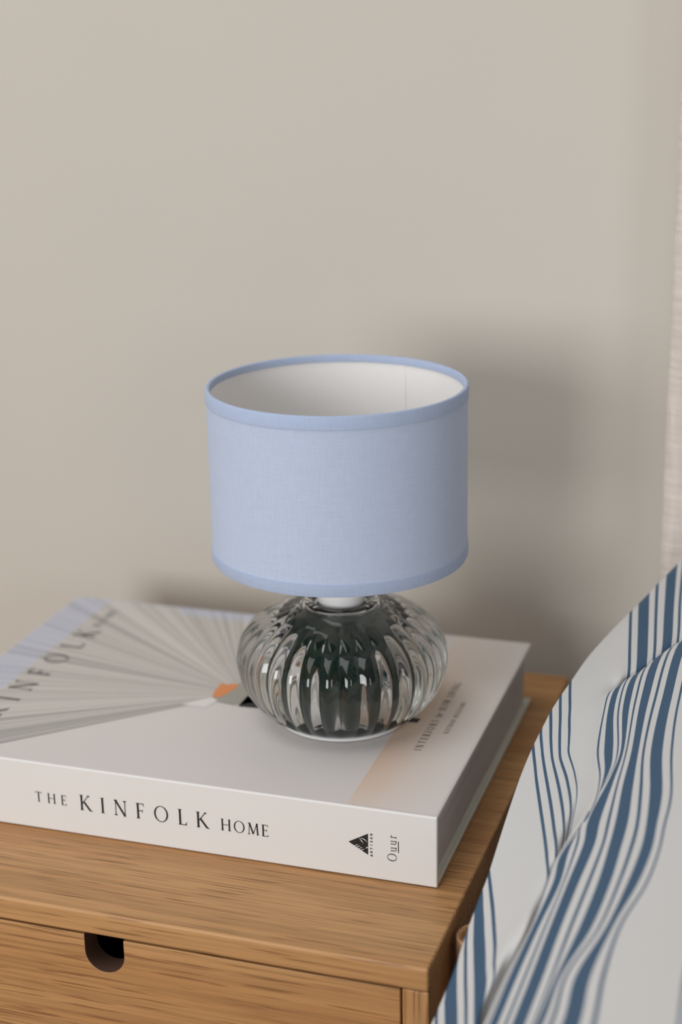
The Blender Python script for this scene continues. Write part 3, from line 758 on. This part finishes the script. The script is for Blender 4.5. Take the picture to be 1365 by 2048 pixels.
 [(139.6,288.0,-51.3),(136.6,292.0,78.7),(130.6,292.0,126.7),(128.1,287.5,143.7),(127.6,284.0,148.7),(117.8,265.8,109.8),(120.0,225.9,105.6),(117.3,216.8,98.8),(106.2,195.2,103.2),(106.1,117.5,97.5),(108.9,63.1,94.8),(112.8,21.2,93.8),(113.9,-5.2,92.7),(113.9,-26.3,91.4),(112.7,-50.1,89.1),(110.2,-75.2,85.4),(110.8,-105.2,83.4),(112.8,-134.0,82.7),(115.4,-192.8,80.1),(162.9,-300.0,81.5),(201.0,-750.0,82.7)],
 [(189.5,288.0,-44.4),(186.5,292.0,85.6),(180.5,292.0,133.6),(178.0,287.5,150.6),(177.5,284.0,155.6),(167.7,283.4,111.3),(168.0,241.0,107.8),(165.0,228.7,102.2),(153.2,198.7,109.7),(149.8,109.0,109.3),(150.2,47.4,110.4),(152.0,1.5,111.9),(151.9,-28.7,113.4),(151.2,-53.8,114.9),(149.1,-79.1,114.2),(145.8,-105.2,112.2),(145.2,-135.8,112.0),(145.8,-164.4,112.4),(145.8,-223.7,112.6),(193.9,-323.7,109.2),(232.4,-750.0,106.5)],
 [(271.3,288.0,-29.6),(268.3,292.0,100.4),(262.3,292.0,148.4),(259.8,287.5,165.4),(259.3,284.0,170.4),(251.4,284.0,127.7),(252.1,284.0,109.1),(248.6,276.1,101.6),(234.2,245.0,108.9),(223.0,150.7,107.9),(218.0,85.8,108.7),(215.7,37.3,110.0),(212.9,5.4,111.4),(209.9,-21.3,112.9),(205.4,-52.9,114.9),(199.6,-88.2,117.5),(196.1,-124.8,120.4),(194.1,-157.3,122.9),(188.6,-226.5,128.3),(242.3,-326.5,122.5),(285.3,-750.0,117.9)],
 [(381.4,288.0,-10.6),(378.4,292.0,119.4),(372.4,292.0,167.4),(369.9,287.5,184.4),(369.4,284.0,189.4),(363.7,284.0,149.0),(365.0,284.0,131.4),(362.9,284.0,121.5),(351.8,284.0,117.6),(334.5,211.7,105.9),(321.3,141.9,106.3),(312.7,89.6,107.4),(305.8,55.2,108.7),(299.4,26.4,110.0),(290.8,-7.8,112.0),(280.3,-46.0,114.7),(272.0,-85.9,117.7),(265.6,-121.5,120.5),(250.9,-196.9,126.3),(309.4,-300.0,120.9),(356.3,-750.0,116.5)],
 [(500.0,284.0,-95.0),(500.0,283.0,35.0),(500.0,282.0,83.0),(500.0,281.0,100.0),(500.0,282.0,108.6),(500.0,217.6,106.2),(500.0,153.2,103.6),(500.0,88.9,101.3),(500.0,24.5,99.6),(500.0,-39.9,99.0),(500.0,-104.3,99.5),(500.0,-168.6,101.0),(500.0,-233.0,103.3),(500.0,-297.4,105.9),(500.0,-361.8,108.3),(500.0,-426.1,110.1),(500.0,-490.5,111.0),(500.0,-554.9,110.7),(500.0,-619.3,109.3),(500.0,-683.6,107.1),(500.0,-748.0,104.5)],
 [(720.0,284.0,-105.0),(720.0,283.0,25.0),(720.0,282.0,73.0),(720.0,281.0,90.0),(720.0,282.0,92.3),(720.0,217.6,90.3),(720.0,153.2,89.2),(720.0,88.9,89.1),(720.0,24.5,90.2),(720.0,-39.9,92.1),(720.0,-104.3,94.7),(720.0,-168.6,97.2),(720.0,-233.0,99.4),(720.0,-297.4,100.7),(720.0,-361.8,101.0),(720.0,-426.1,100.1),(720.0,-490.5,98.3),(720.0,-554.9,95.8),(720.0,-619.3,93.2),(720.0,-683.6,91.0),(720.0,-748.0,89.5)],
 [(950.0,284.0,-100.0),(950.0,283.0,30.0),(950.0,282.0,78.0),(950.0,281.0,95.0),(950.0,282.0,94.0),(950.0,217.6,94.7),(950.0,153.2,96.3),(950.0,88.9,98.7),(950.0,24.5,101.3),(950.0,-39.9,103.7),(950.0,-104.3,105.3),(950.0,-168.6,106.0),(950.0,-233.0,105.5),(950.0,-297.4,104.0),(950.0,-361.8,101.8),(950.0,-426.1,99.2),(950.0,-490.5,96.7),(950.0,-554.9,94.9),(950.0,-619.3,94.0),(950.0,-683.6,94.3),(950.0,-748.0,95.6)],
 [(1180.0,284.0,-110.0),(1180.0,283.0,20.0),(1180.0,282.0,68.0),(1180.0,281.0,85.0),(1180.0,282.0,87.8),(1180.0,217.6,90.3),(1180.0,153.2,92.8),(1180.0,88.9,94.8),(1180.0,24.5,95.9),(1180.0,-39.9,95.8),(1180.0,-104.3,94.7),(1180.0,-168.6,92.7),(1180.0,-233.0,90.1),(1180.0,-297.4,87.6),(1180.0,-361.8,85.5),(1180.0,-426.1,84.2),(1180.0,-490.5,84.1),(1180.0,-554.9,85.0),(1180.0,-619.3,86.9),(1180.0,-683.6,89.4),(1180.0,-748.0,92.0)],
 [(1400.0,284.0,-130.0),(1400.0,283.0,0.0),(1400.0,282.0,48.0),(1400.0,281.0,65.0),(1400.0,282.0,73.9),(1400.0,217.6,75.5),(1400.0,153.2,76.0),(1400.0,88.9,75.4),(1400.0,24.5,73.7),(1400.0,-39.9,71.4),(1400.0,-104.3,68.8),(1400.0,-168.6,66.4),(1400.0,-233.0,64.7),(1400.0,-297.4,64.0),(1400.0,-361.8,64.4),(1400.0,-426.1,65.9),(1400.0,-490.5,68.1),(1400.0,-554.9,70.7),(1400.0,-619.3,73.2),(1400.0,-683.6,75.0),(1400.0,-748.0,75.9)],
 [(1450.0,284.0,-200.0),(1450.0,283.0,-70.0),(1450.0,282.0,-22.0),(1450.0,281.0,-5.0),(1450.0,282.0,4.9),(1450.0,217.6,5.9),(1450.0,153.2,5.8),(1450.0,88.9,4.6),(1450.0,24.5,2.5),(1450.0,-39.9,-0.1),(1450.0,-104.3,-2.6),(1450.0,-168.6,-4.7),(1450.0,-233.0,-5.8),(1450.0,-297.4,-5.9),(1450.0,-361.8,-4.9),(1450.0,-426.1,-2.9),(1450.0,-490.5,-0.4),(1450.0,-554.9,2.2),(1450.0,-619.3,4.3),(1450.0,-683.6,5.7),(1450.0,-748.0,6.0)],
 [(1460.0,284.0,-380.0),(1460.0,283.0,-250.0),(1460.0,282.0,-202.0),(1460.0,281.0,-185.0),(1460.0,282.0,-174.9),(1460.0,217.6,-174.0),(1460.0,153.2,-174.3),(1460.0,88.9,-175.6),(1460.0,24.5,-177.8),(1460.0,-39.9,-180.4),(1460.0,-104.3,-182.9),(1460.0,-168.6,-184.8),(1460.0,-233.0,-185.9),(1460.0,-297.4,-185.8),(1460.0,-361.8,-184.7),(1460.0,-426.1,-182.6),(1460.0,-490.5,-180.1),(1460.0,-554.9,-177.5),(1460.0,-619.3,-175.5),(1460.0,-683.6,-174.2),(1460.0,-748.0,-174.1)],
]


def catmull(p0, p1, p2, p3, t):
    return 0.5 * ((2 * p1) + (p2 - p0) * t + (2 * p0 - 5 * p1 + 4 * p2 - p3) * t * t + (3 * p1 - p0 - 3 * p2 + p3) * t ** 3)


def spline(pts, n):
    out = []
    m_ = len(pts)
    for i in range(m_ - 1):
        a, b_, c_, d_ = pts[max(i - 1, 0)], pts[i], pts[i + 1], pts[min(i + 2, m_ - 1)]
        for k in range(n): out.append(catmull(a, b_, c_, d_, k / n))
    out.append(pts[-1])
    return out


cols = [spline([Vector(q) * mm for q in c_], 6) for c_ in DUVET_MM]
NROW = len(cols[0])
rows = [spline([c_[r] for c_ in cols], 6) for r in range(NROW)]
NC = len(rows[0])
uu = []
for i in range(len(DUVET_U) - 1):
    uu += [DUVET_U[i] + (DUVET_U[i + 1] - DUVET_U[i]) * k / 6 for k in range(6)]
uu.append(DUVET_U[-1])
vv = [0.0]
mid = NC // 2
for r in range(1, NROW): vv.append(vv[-1] + (rows[r][mid] - rows[r - 1][mid]).length)
verts = [tuple(p) for r in rows for p in r]
faces = [(r * NC + k, r * NC + k + 1, (r + 1) * NC + k + 1, (r + 1) * NC + k) for r in range(NROW - 1) for k in range(NC - 1)]
dv = from_data('duvet', verts, faces, M['duvet'], None, True)
ul = dv.data.uv_layers.new(name='cloth')
for lp in dv.data.loops:
    r, k = divmod(lp.vertex_index, NC)
    ul.data[lp.index].uv = ((uu[k] + 64.0) / 148.0, vv[r])
tag(dv, 'rumpled white duvet with blue stripes, draped over the bed edge', 'duvet')
